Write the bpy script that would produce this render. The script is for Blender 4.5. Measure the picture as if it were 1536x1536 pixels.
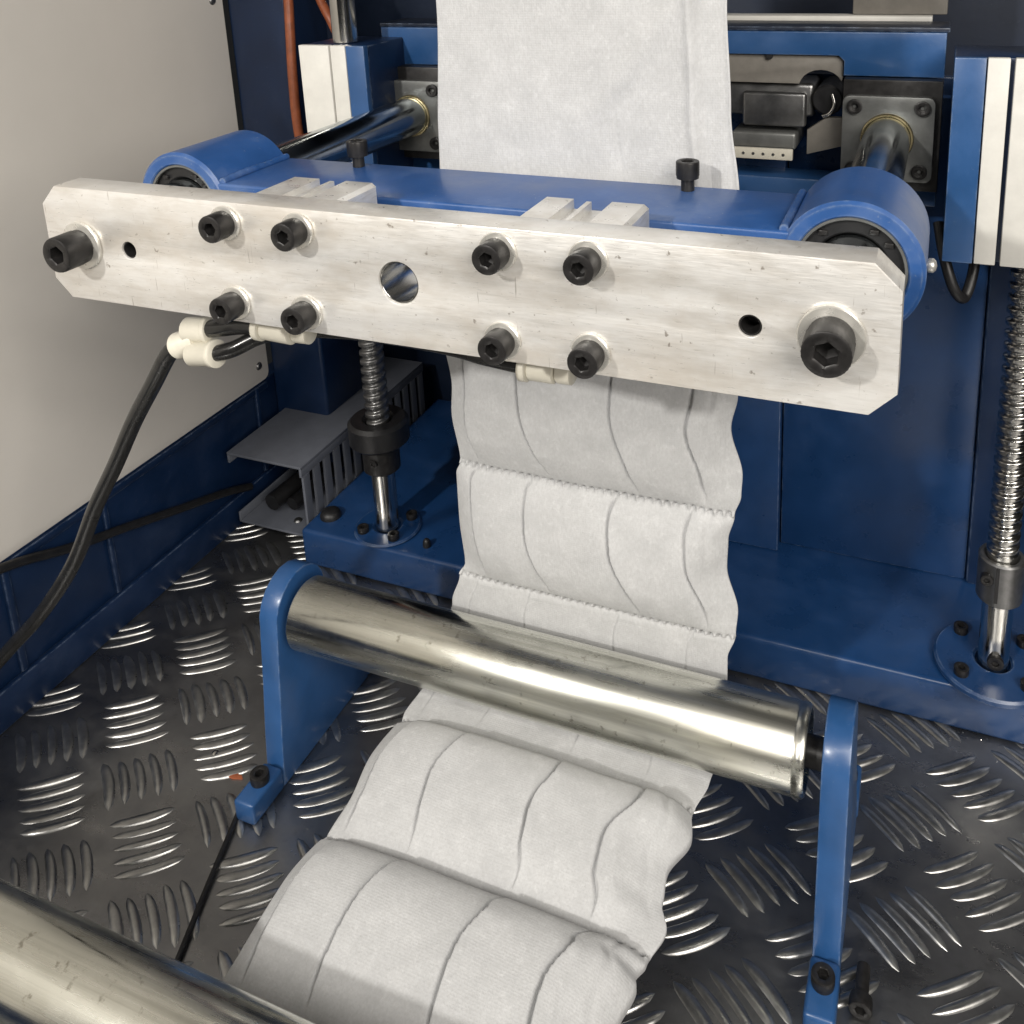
import bpy, bmesh, math, random
from mathutils import Vector, Matrix, noise as mnoise

random.seed(7)
S = 0.001                      # everything below is written in millimetres
sc = bpy.context.scene
for o in list(bpy.data.objects):
    bpy.data.objects.remove(o)
COL = sc.collection

# ------------------------------------------------------------------ camera
cd = bpy.data.cameras.new("camera")
cam = bpy.data.objects.new("camera", cd)
COL.objects.link(cam)
RGT = Vector((0.932296515, 0.360060904, -0.034341715))
DWN = Vector((0.058159723, -0.242945057, -0.968294969))
FWD = Vector((-0.356988312, 0.900740720, -0.247437872))
CPOS = Vector((180.11, -276.05, 472.24)) * S
m = Matrix.Identity(4)
for i in range(3):
    m[i][0] = RGT[i]; m[i][1] = -DWN[i]; m[i][2] = -FWD[i]; m[i][3] = CPOS[i]
cam.matrix_world = m
cd.sensor_width = 36.0
cd.lens = 36.0 * 1419.83 / 1536.0
cd.shift_x = (768 - 861.7) / 1536.0
cd.shift_y = (236.7 - 768) / 1536.0
cd.clip_start = 0.01
cd.clip_end = 50
sc.camera = cam

# ------------------------------------------------------------------ world, lamps, exposure
w = bpy.data.worlds.new("World"); sc.world = w; w.use_nodes = True
bg = w.node_tree.nodes["Background"]
bg.inputs[0].default_value = (0.95, 0.97, 1.0, 1)
bg.inputs[1].default_value = 0.010

def area(name, loc, target, sx, sy, watt, col):
    l = bpy.data.lights.new(name, 'AREA'); l.shape = 'RECTANGLE'
    l.size = sx * S; l.size_y = sy * S; l.energy = watt; l.color = col
    o = bpy.data.objects.new(name, l); COL.objects.link(o)
    o.location = Vector(loc) * S
    d = (Vector(target) - Vector(loc)).normalized()
    o.rotation_euler = d.to_track_quat('-Z', 'Y').to_euler()
    return o
area("panel_fill_right", (900, -820, 900), (-250, 60, 330), 800, 700, 14.0, (1.0, 0.94, 0.86))  # added soft fill to brighten the left panel, no known lamp
area("work_lamp_left", (-400, -1130, 1010), (0, 60, 290), 60, 60, 11.5, (1.0, 0.96, 0.90))
area("led_batten", (420, -960, 1260), (0, 50, 280), 1700, 80, 9.5, (1.0, 0.96, 0.90))

sc.view_settings.view_transform = 'Standard'
sc.view_settings.look = 'None'
sc.view_settings.gamma = 1
sc.view_settings.exposure = 0.2
sc.view_settings.use_curve_mapping = False
sc.render.engine = 'CYCLES'
sc.cycles.max_bounces = 8
sc.cycles.use_denoising = True

# ------------------------------------------------------------------ material helpers
class NT:
    def __init__(s, name):
        s.m = bpy.data.materials.new(name); s.m.use_nodes = True
        s.t = s.m.node_tree; s.n = s.t.nodes
        s.b = s.n["Principled BSDF"]
        s.co = s.n.new("ShaderNodeTexCoord")
    def link(s, a, b): s.t.links.new(a, b)
    def val(s, **k):
        for n, v in k.items():
            key = {'base': 'Base Color', 'rough': 'Roughness', 'metal': 'Metallic', 'spec': 'Specular IOR Level', 'coat': 'Coat Weight',
                   'coatr': 'Coat Roughness', 'sheen': 'Sheen Weight', 'aniso': 'Anisotropic', 'sss': 'Subsurface Weight', 'trans': 'Transmission Weight'}[n]
            s.b.inputs[key].default_value = (*v, 1) if isinstance(v, tuple) else v
    def vec(s, scale=(1, 1, 1), rot=(0, 0, 0)):
        mp = s.n.new("ShaderNodeMapping"); mp.inputs['Scale'].default_value = scale; mp.inputs['Rotation'].default_value = rot
        s.link(s.co.outputs['Object'], mp.inputs['Vector']); return mp.outputs[0]
    def noise(s, sc_, detail=4, rough=.55, vec=None):
        n = s.n.new("ShaderNodeTexNoise"); n.inputs['Scale'].default_value = sc_; n.inputs['Detail'].default_value = detail; n.inputs['Roughness'].default_value = rough
        s.link(vec if vec else s.co.outputs['Object'], n.inputs['Vector']); return n.outputs['Fac']
    def ramp(s, fac, stops):
        r = s.n.new("ShaderNodeValToRGB")
        e = r.color_ramp.elements
        while len(e) < len(stops): e.new(.5)
        for el, (p, c) in zip(e, stops):
            el.position = p; el.color = (*c, 1) if isinstance(c, tuple) else (c, c, c, 1)
        s.link(fac, r.inputs[0]); return r.outputs[0]
    def mix(s, fac, a, b, mode='MIX'):
        x = s.n.new("ShaderNodeMix"); x.data_type = 'RGBA'; x.blend_type = mode
        for sock, v in ((x.inputs[0], fac), (x.inputs[6], a), (x.inputs[7], b)):
            if isinstance(v, (int, float)): sock.default_value = v
            elif isinstance(v, tuple): sock.default_value = (*v, 1)
            else: s.link(v, sock)
        return x.outputs[2]
    def math(s, op, a, b=None):
        x = s.n.new("ShaderNodeMath"); x.operation = op
        for sock, v in ((x.inputs[0], a), (x.inputs[1], b)):
            if v is None: continue
            if isinstance(v, (int, float)): sock.default_value = v
            else: s.link(v, sock)
        return x.outputs[0]
    def bump(s, h, dist, strength=1.0):
        b = s.n.new("ShaderNodeBump"); b.inputs['Distance'].default_value = dist; b.inputs['Strength'].default_value = strength
        s.link(h, b.inputs['Height'])
        if s.b.inputs['Normal'].is_linked:
            s.link(s.b.inputs['Normal'].links[0].from_socket, b.inputs['Normal'])
        s.link(b.outputs[0], s.b.inputs['Normal'])
    def base(s, c): s.link(c, s.b.inputs['Base Color'])
    def rough(s, c): s.link(c, s.b.inputs['Roughness'])

def mat_blue(name, base=(0.022, 0.085, 0.235), dust=.25, rough=.36):
    q = NT(name)
    n1 = q.noise(35, 5)
    n2 = q.noise(260, 3)
    c = q.mix(q.ramp(n1, [(.35, 0.0), (.75, 1.0)]), tuple(x * .82 for x in base), tuple(x * 1.12 for x in base))
    d = q.ramp(q.noise(18, 6, .7), [(.52, 0.0), (.8, dust)])
    c = q.mix(d, c, (.22, .27, .36))
    sp = q.ramp(q.noise(420, 2), [(.70, 0.0), (.78, dust)])
    c = q.mix(sp, c, (.35, .38, .42))
    bv = q.n.new("ShaderNodeBevel"); bv.samples = 4; bv.inputs['Radius'].default_value = .0016
    ge = q.n.new("ShaderNodeNewGeometry")
    dp = q.n.new("ShaderNodeVectorMath"); dp.operation = 'DOT_PRODUCT'
    q.link(bv.outputs[0], dp.inputs[0]); q.link(ge.outputs['Normal'], dp.inputs[1])
    edge = q.math('SUBTRACT', 1.0, dp.outputs['Value'])
    wear = q.math('MULTIPLY', q.ramp(edge, [(.02, 0.0), (.12, 1.0)]), q.ramp(q.noise(150, 4, .7), [(.42, 0.0), (.62, .8)]))
    c = q.mix(wear, c, (.20, .26, .36))
    q.base(c); q.val(metal=0.0, spec=.5, coat=.25, coatr=.2)
    q.rough(q.ramp(n1, [(.3, rough - .08), (.7, rough + .12)]))
    q.bump(n2, 0.00012, .5)
    return q.m
M = {}
M['blue'] = mat_blue("blue_enamel", dust=.10)
M['blue_shaded'] = mat_blue("blue_enamel_shaded", (0.0045, 0.019, 0.062), .06, .40)  # the same blue darkened, frame shade put into the colour
M['blue_half_shaded'] = mat_blue("blue_enamel_half_shaded", (0.010, 0.045, 0.14), .06, .30)  # blue lowered so the shade on base and sheets sits in the colour
M['blue_scuff'] = mat_blue("blue_enamel_scuffed", (0.022, 0.085, 0.27), .38, .42)

def mat_alu():
    q = NT("milled_aluminium")
    streak = q.noise(1.0, 6, .65, q.vec((55, 60, 700)))
    stain = q.noise(1.0, 5, .6, q.vec((28, 40, 75)))
    fine = q.noise(1.0, 3, .6, q.vec((160, 200, 2600)))
    spots = q.noise(330, 3, .5)
    vscr = q.noise(1.0, 3, .5, q.vec((900, 100, 60)))
    c = q.ramp(streak, [(.28, (.74, .73, .705)), (.5, (.83, .82, .795)), (.75, (.88, .87, .85))])
    c = q.mix(q.ramp(stain, [(.47, 0.0), (.67, .50)]), c, (.52, .48, .42))
    c = q.mix(q.ramp(q.noise(1.0, 6, .7, q.vec((16, 30, 34))), [(.45, 0.0), (.7, .55)]), c, (.60, .54, .46))
    c = q.mix(q.ramp(q.noise(1.0, 4, .6, q.vec((30, 40, 500))), [(.62, 0.0), (.72, .38)]), c, (.45, .42, .37))
    c = q.mix(q.ramp(spots, [(.685, 0.0), (.75, .7)]), c, (.20, .165, .13))
    c = q.mix(q.ramp(vscr, [(.70, 0.0), (.745, .6)]), c, (.30, .27, .23))
    q.base(c); q.val(metal=.5, spec=.5)
    q.rough(q.ramp(fine, [(.3, .27), (.7, .44)]))
    q.bump(fine, .00006, .6)
    return q.m
M['alu'] = mat_alu()

def mat_simple(name, base, rough=.5, metal=0.0, var=.12, scale=120, bump=.00005, coat=0.0):
    q = NT(name)
    n = q.noise(scale, 5, .6)
    q.base(q.ramp(n, [(.3, tuple(x * (1 - var) for x in base)), (.7, tuple(min(1, x * (1 + var)) for x in base))]))
    q.val(metal=metal, coat=coat)
    q.rough(q.ramp(q.noise(scale * .4, 4), [(.3, max(.05, rough - .08)), (.7, rough + .1)]))
    if bump: q.bump(q.noise(scale * 6, 3), bump, .5)
    return q.m
M['black_oxide'] = mat_simple("black_oxide_steel", (.022, .021, .021), .38, .35, .4, 300)
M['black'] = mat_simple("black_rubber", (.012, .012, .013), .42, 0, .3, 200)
M['hose'] = mat_simple("black_hose", (.014, .014, .014), .22, 0, .3, 200, .00002)
M['dark_steel'] = mat_simple("dark_steel", (.20, .20, .20), .35, .9, .2, 180)
M['grey_steel'] = mat_simple("ground_steel", (.20, .205, .20), .38, .6, .12, 200)
M['warm_grey'] = mat_simple("grey_anodised", (.20, .187, .167), .5, .1, .1, 160)
M['washer'] = mat_simple("zinc_washer", (.66, .645, .60), .28, .6, .1, 200)
M['shaft'] = mat_simple("polished_shaft", (.62, .61, .58), .16, 1.0, .08, 60, .00001)
M['screw_steel'] = mat_simple("bright_screw_steel", (.48, .47, .45), .2, 1.0, .15, 150, .00002)
M['rod'] = mat_simple("hard_chrome_rod", (.42, .45, .46), .16, 1.0, .1, 90, .00002)
M['brass'] = mat_simple("brass_seal", (.85, .72, .42), .3, 1.0, .1, 300)
M['white_plate'] = mat_simple("white_painted_plate", (.66, .65, .61), .45, 0, .06, 90)
M['panel'] = mat_simple("white_sheet_panel", (.76, .725, .67), .40, 0, .03, 12, .00003, .15)
M['pvc'] = mat_simple("grey_pvc", (.115, .125, .15), .5, 0, .08, 90)
M['plastic'] = mat_simple("cream_plastic", (.66, .63, .54), .35, 0, .06, 120)
M['copper'] = mat_simple("copper_brown_hose", (.30, .085, .035), .45, 0, .25, 160)
M['back_shade'] = mat_blue("back_paint_shaded", (0.004, 0.011, 0.03), .04, .55)  # near-black: darkness of the unlit interior put into the colour

def mat_roller():
    q = NT("zinc_plated_tube")
    ring = q.noise(1.0, 4, .6, q.vec((260, 12, 12)))
    cloud = q.noise(22, 5, .6, q.vec((.6, 1, 1)))
    spots = q.noise(190, 4, .6)
    c = q.ramp(cloud, [(.3, (.60, .60, .54)), (.55, (.74, .74, .68)), (.75, (.80, .785, .68))])
    c = q.mix(q.ramp(spots, [(.63, 0.0), (.72, .65)]), c, (.20, .18, .14))
    q.base(c); q.val(metal=1.0)
    q.rough(q.ramp(q.math('ADD', ring, cloud), [(.35, .16), (.75, .33)]))
    long_ = q.noise(1.0, 5, .6, q.vec((7, 330, 330)))
    q.base(q.mix(q.ramp(long_, [(.45, 0.0), (.7, .55)]), c, (.40, .395, .34)))
    q.rough(q.ramp(q.math('ADD', long_, cloud), [(.7, .09), (1.25, .30)]))
    q.bump(q.noise(40, 3), .00035, .25)
    q.bump(long_, .00006, .6)
    q.bump(ring, .00003, .4)
    return q.m
M['roller'] = mat_roller()

def mat_floor():
    q = NT("tread_plate_aluminium")
    n = q.noise(9, 6, .65)
    sm = q.noise(1.0, 5, .6, q.vec((30, 70, 30), (0, 0, .6)))
    c = q.ramp(n, [(.3, (.20, .20, .21)), (.6, (.34, .34, .34)), (.8, (.48, .475, .46))])
    c = q.mix(q.ramp(q.noise(26, 6, .7), [(.55, 0.0), (.8, .6)]), c, (.09, .085, .08))
    c = q.mix(q.ramp(q.noise(240, 3), [(.72, 0.0), (.77, .5)]), c, (.5, .5, .5))
    q.base(c); q.val(metal=.95)
    q.rough(q.ramp(sm, [(.3, .20), (.7, .46)]))
    q.bump(q.noise(55, 4), .0005, .35)
    q.bump(q.noise(700, 2), .00004, .5)
    return q.m
M['floor'] = mat_floor()
q = NT("tread_bar_aluminium")
q.base(q.ramp(q.noise(120, 4), [(.3, (.33, .33, .33)), (.7, (.55, .55, .53))])); q.val(metal=.95)
q.rough(q.ramp(q.noise(60, 4), [(.3, .24), (.7, .44)])); M['tread'] = q.m

def mat_fabric():
    q = NT("white_nonwoven")
    fib = q.noise(1.0, 5, .7, q.vec((900, 900, 420), (.3, .2, .5)))
    cloud = q.noise(70, 5, .65)
    c = q.ramp(cloud, [(.3, (.45, .455, .46)), (.7, (.54, .545, .55))])
    c = q.mix(q.ramp(fib, [(.35, .45), (.6, 0.0)]), c, (.39, .39, .39))
    c = q.mix(q.ramp(q.noise(260, 4, .75), [(.55, 0.0), (.75, .5)]), c, (.63, .635, .64))
    q.base(c); q.val(rough=.82, spec=.25, sheen=.15)
    vor = q.n.new("ShaderNodeTexVoronoi"); vor.inputs['Scale'].default_value = 900; vor.inputs['Randomness'].default_value = .25
    q.link(q.co.outputs['Object'], vor.inputs['Vector'])
    q.bump(vor.outputs['Distance'], .00022, .5)
    q.bump(fib, .00025, .5)
    q.bump(cloud, .0006, .3)
    return q.m
M['fabric'] = mat_fabric()

# ------------------------------------------------------------------ geometry helpers (all in mm)
def finish(bm, name, mat, smooth=None):
    me = bpy.data.meshes.new(name)
    bmesh.ops.remove_doubles(bm, verts=bm.verts, dist=1e-4)
    bmesh.ops.recalc_face_normals(bm, faces=bm.faces)
    bm.to_mesh(me); bm.free()
    me.materials.append(mat)
    if smooth is not None:
        me.shade_smooth()
        try: me.set_sharp_from_angle(angle=math.radians(smooth))
        except Exception: pass
    return me

def link(name, me, parent=None, origin=(0, 0, 0)):
    """mesh in absolute mm -> object whose origin sits at `origin` (absolute mm)"""
    o = bpy.data.objects.new(name, me); COL.objects.link(o)
    me.transform(Matrix.Scale(S, 4) @ Matrix.Translation(-Vector(origin)))
    o.location = Vector(origin) * S
    if parent is not None:
        o.parent = parent
        p = parent; base = Vector((0, 0, 0))
        while p is not None:
            base += Vector(p.location); p = p.parent
        o.location = Vector(origin) * S - base
    return o

def thing(name, label, cat, origin, group=None):
    o = bpy.data.objects.new(name, None); COL.objects.link(o)
    o.location = Vector(origin) * S; o.empty_display_size = .01
    o["label"] = label; o["category"] = cat
    if group: o["group"] = group
    return o
def tag(o, label, cat, group=None, kind=None):
    if label: o["label"] = label
    if cat: o["category"] = cat
    if group: o["group"] = group
    if kind: o["kind"] = kind
    return o

def box(x0, x1, y0, y1, z0, z1, bev=.6, seg=2, bm=None):
    nb = bmesh.new()
    vs = [nb.verts.new((x, y, z)) for x in (x0, x1) for y in (y0, y1) for z in (z0, z1)]
    for f in ((0, 1, 3, 2), (4, 6, 7, 5), (0, 4, 5, 1), (2, 3, 7, 6), (0, 2, 6, 4), (1, 5, 7, 3)):
        nb.faces.new([vs[i] for i in f])
    if bev: bmesh.ops.bevel(nb, geom=nb.edges[:], offset=bev, segments=seg, affect='EDGES', profile=.5)
    if bm is None: return nb
    tmp = bpy.data.meshes.new("t"); nb.to_mesh(tmp); nb.free(); bm.from_mesh(tmp); bpy.data.meshes.remove(tmp)
    return bm

def lathe(profile, center, axis='Z', n=48, bm=None):
    """profile: list of (radius, along) closed by the caller; axis through center"""
    bm = bm or bmesh.new(); cx, cy, cz = center
    rings = []
    for r, a in profile:
        ring = []
        if r < 1e-6:
            ring = [None]
        for k in range(n if r >= 1e-6 else 1):
            t = 2 * math.pi * k / n
            u, v = r * math.cos(t), r * math.sin(t)
            p = {'Z': (cx + u, cy + v, cz + a), 'Y': (cx + u, cy + a, cz + v), 'X': (cx + a, cy + u, cz + v)}[axis]
            vv = bm.verts.new(p)
            if r < 1e-6: ring = [vv]
            else: ring.append(vv)
        rings.append(ring)
    for a, b in zip(rings, rings[1:]):
        for k in range(n):
            k2 = (k + 1) % n
            if len(a) == 1 and len(b) == 1: continue
            if len(a) == 1: bm.faces.new((a[0], b[k], b[k2]))
            elif len(b) == 1: bm.faces.new((a[k], b[0], a[k2]))
            else: bm.faces.new((a[k], b[k], b[k2], a[k2]))
    return bm

def cyl(r, a0, a1, center, axis='Z', n=48, ch=.5, bm=None):
    return lathe([(0, a0), (r - ch, a0), (r, a0 + ch), (r, a1 - ch), (r - ch, a1), (0, a1)], center, axis, n, bm)
def tube_ring(ro, ri, a0, a1, center, axis='Z', n=48, ch=.5, bm=None):
    return lathe([(ri, a0 + ch), (ri + ch, a0), (ro - ch, a0), (ro, a0 + ch), (ro, a1 - ch), (ro - ch, a1), (ri + ch, a1), (ri, a1 - ch), (ri, a0 + ch)], center, axis, n, bm)

def catmull(pts, k=10):
    P = [Vector(p) for p in pts]; P = [2 * P[0] - P[1]] + P + [2 * P[-1] - P[-2]]
    out = []
    for i in range(1, len(P) - 2):
        for j in range(k):
            t = j / k; a, b, c, d = P[i - 1:i + 3]
            out.append(.5 * ((2 * b) + (c - a) * t + (2 * a - 5 * b + 4 * c - d) * t * t + (3 * b - a - 3 * c + d) * t ** 3))
    out.append(P[-2]); return out
def tube(pts, r, n=14, bm=None, k=10, smooth=True):
    bm = bm or bmesh.new(); P = catmull(pts, k) if smooth else [Vector(p) for p in pts]
    prev = None; rings = []
    for i, p in enumerate(P):
        d = (P[min(i + 1, len(P) - 1)] - P[max(i - 1, 0)]).normalized()
        if prev is None:
            u = d.orthogonal().normalized()
        else:
            u = (prev - d * prev.dot(d)).normalized()
        prev = u; v = d.cross(u)
        rr = r(i / (len(P) - 1)) if callable(r) else r
        rings.append([bm.verts.new(p + rr * (u * math.cos(2 * math.pi * j / n) + v * math.sin(2 * math.pi * j / n))) for j in range(n)])
    for a, b in zip(rings, rings[1:]):
        for j in range(n):
            bm.faces.new((a[j], a[(j + 1) % n], b[(j + 1) % n], b[j]))
    bm.faces.new(rings[0][::-1]); bm.faces.new(rings[-1])
    return bm

def circle_pts(cx, cy, r, n=40):
    return [(cx + r * math.cos(2 * math.pi * k / n), cy + r * math.sin(2 * math.pi * k / n)) for k in range(n)]
def plate2d(outlines, thick, bevel, plane, at):
    """flat plate with holes: outlines in 2D; plane 'XZ' (extrudes along Y from at), 'YZ' (along X), 'XY' (along Z)"""
    cu = bpy.data.curves.new("c", 'CURVE'); cu.dimensions = '2D'; cu.fill_mode = 'BOTH'
    b = min(bevel, thick * .45)
    cu.extrude = thick / 2 - b; cu.bevel_depth = b; cu.bevel_resolution = 1; cu.offset = -b
    for pts in outlines:
        sp = cu.splines.new('POLY'); sp.points.add(len(pts) - 1)
        for pt, xy in zip(sp.points, pts): pt.co = (xy[0], xy[1], 0, 1)
        sp.use_cyclic_u = True
    o = bpy.data.objects.new("c", cu); COL.objects.link(o)
    dg = bpy.context.evaluated_depsgraph_get()
    me = bpy.data.meshes.new_from_object(o.evaluated_get(dg))
    bpy.data.objects.remove(o); bpy.data.curves.remove(cu)
    c = at + thick / 2
    mt = {'XZ': Matrix(((1, 0, 0, 0), (0, 0, 1, c), (0, 1, 0, 0), (0, 0, 0, 1))),
          'YZ': Matrix(((0, 0, 1, c), (1, 0, 0, 0), (0, 1, 0, 0), (0, 0, 0, 1))),
          'XY': Matrix(((1, 0, 0, 0), (0, 1, 0, 0), (0, 0, 1, c), (0, 0, 0, 1)))}[plane]
    me.transform(mt)
    bm = bmesh.new(); bm.from_mesh(me); bpy.data.meshes.remove(me)
    return bm

def hexcap(r, h, hexr, depth, n=64):
    """socket head cap, base at 0, top at h along +Z, with a hexagonal recess"""
    bm = bmesh.new()
    def ring(rr, z, m, kn=0.0): return [bm.verts.new((rr * (1 - kn * (k % 2)) * math.cos(2 * math.pi * k / m), rr * (1 - kn * (k % 2)) * math.sin(2 * math.pi * k / m), z)) for k in range(m)]
    c = r * .10
    R = [ring(r * .96, 0, n), ring(r * .96, h * .12, n), ring(r, h * .17, n, .028), ring(r, h - c, n, .028), ring(r - c * .35, h - c * .3, n), ring(r - c, h, n)]
    for a, b in zip(R, R[1:]):
        for k in range(n): bm.faces.new((a[k], a[(k + 1) % n], b[(k + 1) % n], b[k]))
    # hexagonal mouth sampled with n points
    def hexring(rr, z):
        out = []
        for k in range(n):
            t = 2 * math.pi * k / n; q_ = (t % (math.pi / 3)) - math.pi / 6
            d = rr * math.cos(math.pi / 6) / math.cos(q_)
            out.append(bm.verts.new((d * math.cos(t), d * math.sin(t), z)))
        return out
    circ = ring(hexr * 1.12, h, n); circ2 = hexring(hexr, h - hexr * .12); bot = hexring(hexr, h - depth)
    for a, b in ((R[-1], circ), (circ, circ2), (circ2, bot)):
        for k in range(n): bm.faces.new((a[k], a[(k + 1) % n], b[(k + 1) % n], b[k]))
    tip = bm.verts.new((0, 0, h - depth - hexr * .3))
    for k in range(n): bm.faces.new((bot[k], bot[(k + 1) % n], tip))
    bm.faces.new(R[0][::-1])
    return bm
TO_NEG_Y = Matrix.Rotation(math.radians(90), 4, 'X')     # +Z -> -Y
def place(bm, mt):
    bmesh.ops.transform(bm, matrix=mt, verts=bm.verts); return bm
def bolt_at(loc, r, h, hexr, depth, toward='-Y', roll=0.0, extra=None):
    bm = hexcap(r, h, hexr, depth)
    if extra: extra(bm)
    rot = Matrix.Rotation(roll, 4, 'Z')
    if toward == '-Y': rot = TO_NEG_Y @ rot
    place(bm, Matrix.Translation(loc) @ rot)
    return finish(bm, "bolt", M['black_oxide'], 35)

# ================================================================== setting: floor
fx0, fx1, fy0, fy1 = -336, 420, -420, 460
bm = box(fx0, fx1, fy0, fy1, -6, 0, 0)
floor = tag(link("floor", finish(bm, "floor", M['floor'])), None, None, None, "structure")

# one raised tread bar, lens-shaped and slightly bowed, along +X, centred
def tread_mesh(name, flip):
    bm = bmesh.new(); nseg, nc = 10, 6; L = 17.6; rows = []
    for i in range(nseg + 1):
        t = -1 + 2 * i / nseg
        hw = 2.8 * (1 - abs(t) ** 2.6) ** .5 + .12; hh = 1.5 * (1 - abs(t) ** 3) ** .6
        bow = 1.5 * (t * t - .33) * flip
        rows.append([bm.verts.new((t * L, bow + hw * math.cos(math.pi * j / nc), hh * math.sin(math.pi * j / nc) - .08)) for j in range(nc + 1)])
    for a, b in zip(rows, rows[1:]):
        for j in range(nc): bm.faces.new((a[j], a[j + 1], b[j + 1], b[j]))
    me = finish(bm, name, M['tread'], 80)
    return me
bars = []
for gi in range(-3, 13):
    for gj in range(-8, 9):
        for alt in (0, 1):
            cx = -262 + 69 * gi + 34.5 * alt; cy = 8.5 + 60 * gj + 30 * alt
            ang = math.atan2(21.2, 27.6) * (1 if alt == 0 else -1)
            # neighbours are stacked perpendicular-ish to the bar, as on the plate
            st = (6.45, -5.2) if alt == 0 else (6.7, 5.2)
            for k in range(-2, 3):
                x, y = cx + st[0] * k, cy + st[1] * k
                if fx0 + 4 < x < fx1 - 18 and fy0 + 18 < y < fy1 - 18:
                    bars.append((x, y, ang, alt))
def in_view(x, y):
    d = Vector((x, y, 0)) * S - CPOS
    z = d.dot(FWD)
    if z <= 0.02: return None
    u = 861.7 + 1419.83 * d.dot(RGT) / z; v = 236.7 + 1419.83 * d.dot(DWN) / z
    return z if (-30 < u < 1566 and 780 < v < 1560) else None
def hidden(x, y):      # under the fabric run or the base plate
    return (-60 < x < 88 and y < 100 and y > -200) or (y > 226 and x > -250)
vis, rest = [], []
for b in bars:
    z = in_view(b[0], b[1])
    (vis if (z is not None and not hidden(b[0], b[1])) else rest).append((z if z else 9, b))
vis.sort(key=lambda q: q[0]); rest += vis[300:]; vis = vis[:300]
tm = []
for alt in (0, 1):
    me = tread_mesh("tread_bar", 1 if alt == 0 else -1)
    me.transform(Matrix.Scale(S, 4)); tm.append(me)
for z, (x, y, a, alt) in vis:
    o = bpy.data.objects.new("tread_bar", tm[alt]); COL.objects.link(o)
    o.location = (x * S, y * S, 0); o.rotation_euler = (0, 0, a); o.parent = floor
    o.scale = (random.uniform(.92, 1.05), random.uniform(.8, 1.15), random.uniform(.6, 1.1)); o.rotation_euler[2] += random.uniform(-.03, .03)
bm = bmesh.new()
for z, (x, y, a, alt) in rest:
    n0 = len(bm.verts); bm.from_mesh(tm[alt]); bm.verts.ensure_lookup_table()
    bmesh.ops.transform(bm, matrix=Matrix.Translation((x * S, y * S, 0)) @ Matrix.Rotation(a, 4, 'Z'), verts=bm.verts[n0:])
me = bpy.data.meshes.new("tread_bars_far"); bm.to_mesh(me); bm.free(); me.materials.append(M['tread']); me.shade_smooth()
o = bpy.data.objects.new("tread_bars", me); COL.objects.link(o); o.parent = floor; o["kind"] = "stuff"

# ================================================================== left wall
lw = thing("machine_frame", "shade-darkened blue painted steel side frame below the white panel on the left", "machine frame", (-345, 100, 0))
link("frame_wall", finish(box(-352, -336.5, -420, 470, -1, 104, 1), "m", M['blue_shaded'], 40), lw, (-345, 100, 0))
link("bottom_rail", finish(box(-336, -331.5, -420, 470, .2, 26, 1.5), "m", M['blue_shaded'], 40), lw, (-334, 100, 13))
for y, wd in ((129, 4), (54, 5), (286, 5), (-40, 5)):
    link("rib", finish(box(-336, -333, y, y + wd, 26.5, 103, 1.2), "m", M['blue_shaded'], 40), lw, (-334, y, 65))
link("top_lip", finish(box(-336, -333.4, -420, 302, 97, 103.2, 1), "m", M['blue_shaded'], 40), lw, (-334, 0, 100))
def rounded_rect(x0, x1, y0, y1, r, n=6):
    out = []
    for cx, cy, a0 in ((x1 - r, y1 - r, 0), (x0 + r, y1 - r, 90), (x0 + r, y0 + r, 180), (x1 - r, y0 + r, 270)):
        for k in range(n + 1):
            a = math.radians(a0 + 90 * k / n); out.append((cx + r * math.cos(a), cy + r * math.sin(a)))
    return out
pn = thing("machine_wall", "large off-white sheet metal panel forming the left wall", "panel", (-338, 0, 105))
link("sheet", finish(plate2d([rounded_rect(-420, 307, 104.5, 800, 6)], 2.4, .5, 'YZ', -337.5), "m", M['panel'], 30), pn, (-336, -50, 105))
for y, z in ((296, 119), (296, 420)):
    bm = lathe([(0, 1.6), (2.4, 1.3), (3.4, .2), (3.4, 0), (0, 0)], (-335.1, y, z), 'X', 20)
    link("screw", finish(bm, "m", M['dark_steel'], 40), pn, (-335, y, z))
# blue corner post and back wall
po = thing("corner_post", "shade-darkened blue square corner post at the end of the white side panel", "post", (-306, 335, 0))
link("post_tube", finish(box(-334, -281, 309.5, 362, 0.2, 800, 3, 3), "m", M['blue_shaded'], 40), po, (-306, 335, 0))
bw = thing("back_plate", "shade-darkened blue steel back plate behind the lead screws", "machine frame", (0, 400, 0))
link("plate", finish(box(-420, 500, 440, 452, 0.2, 800, 1), "m", M['back_shade'], 40), bw, (0, 446, 0))
link("front_sheet", finish(box(-160, 91, 312, 322, 31.6, 372, 1), "m", M['blue_half_shaded'], 40), bw, (-30, 317, 32))
link("upper_sheet", finish(box(91.3, 214, 322, 330, 31.5, 372, 1.2), "m", M['blue_half_shaded'], 40), bw, (150, 326, 32))
link("column", finish(box(214.3, 240, 318, 345.6, 31.8, 372, 2), "m", M['blue_shaded'], 40), bw, (227, 330, 32))
link("added_shade_plate", finish(box(-352, 480, 330, 452, 540, 552, 1), "m", M['back_shade'], 40), bw, (60, 300, 540))  # unseen roof plate, added to keep top light out of the interior

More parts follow.
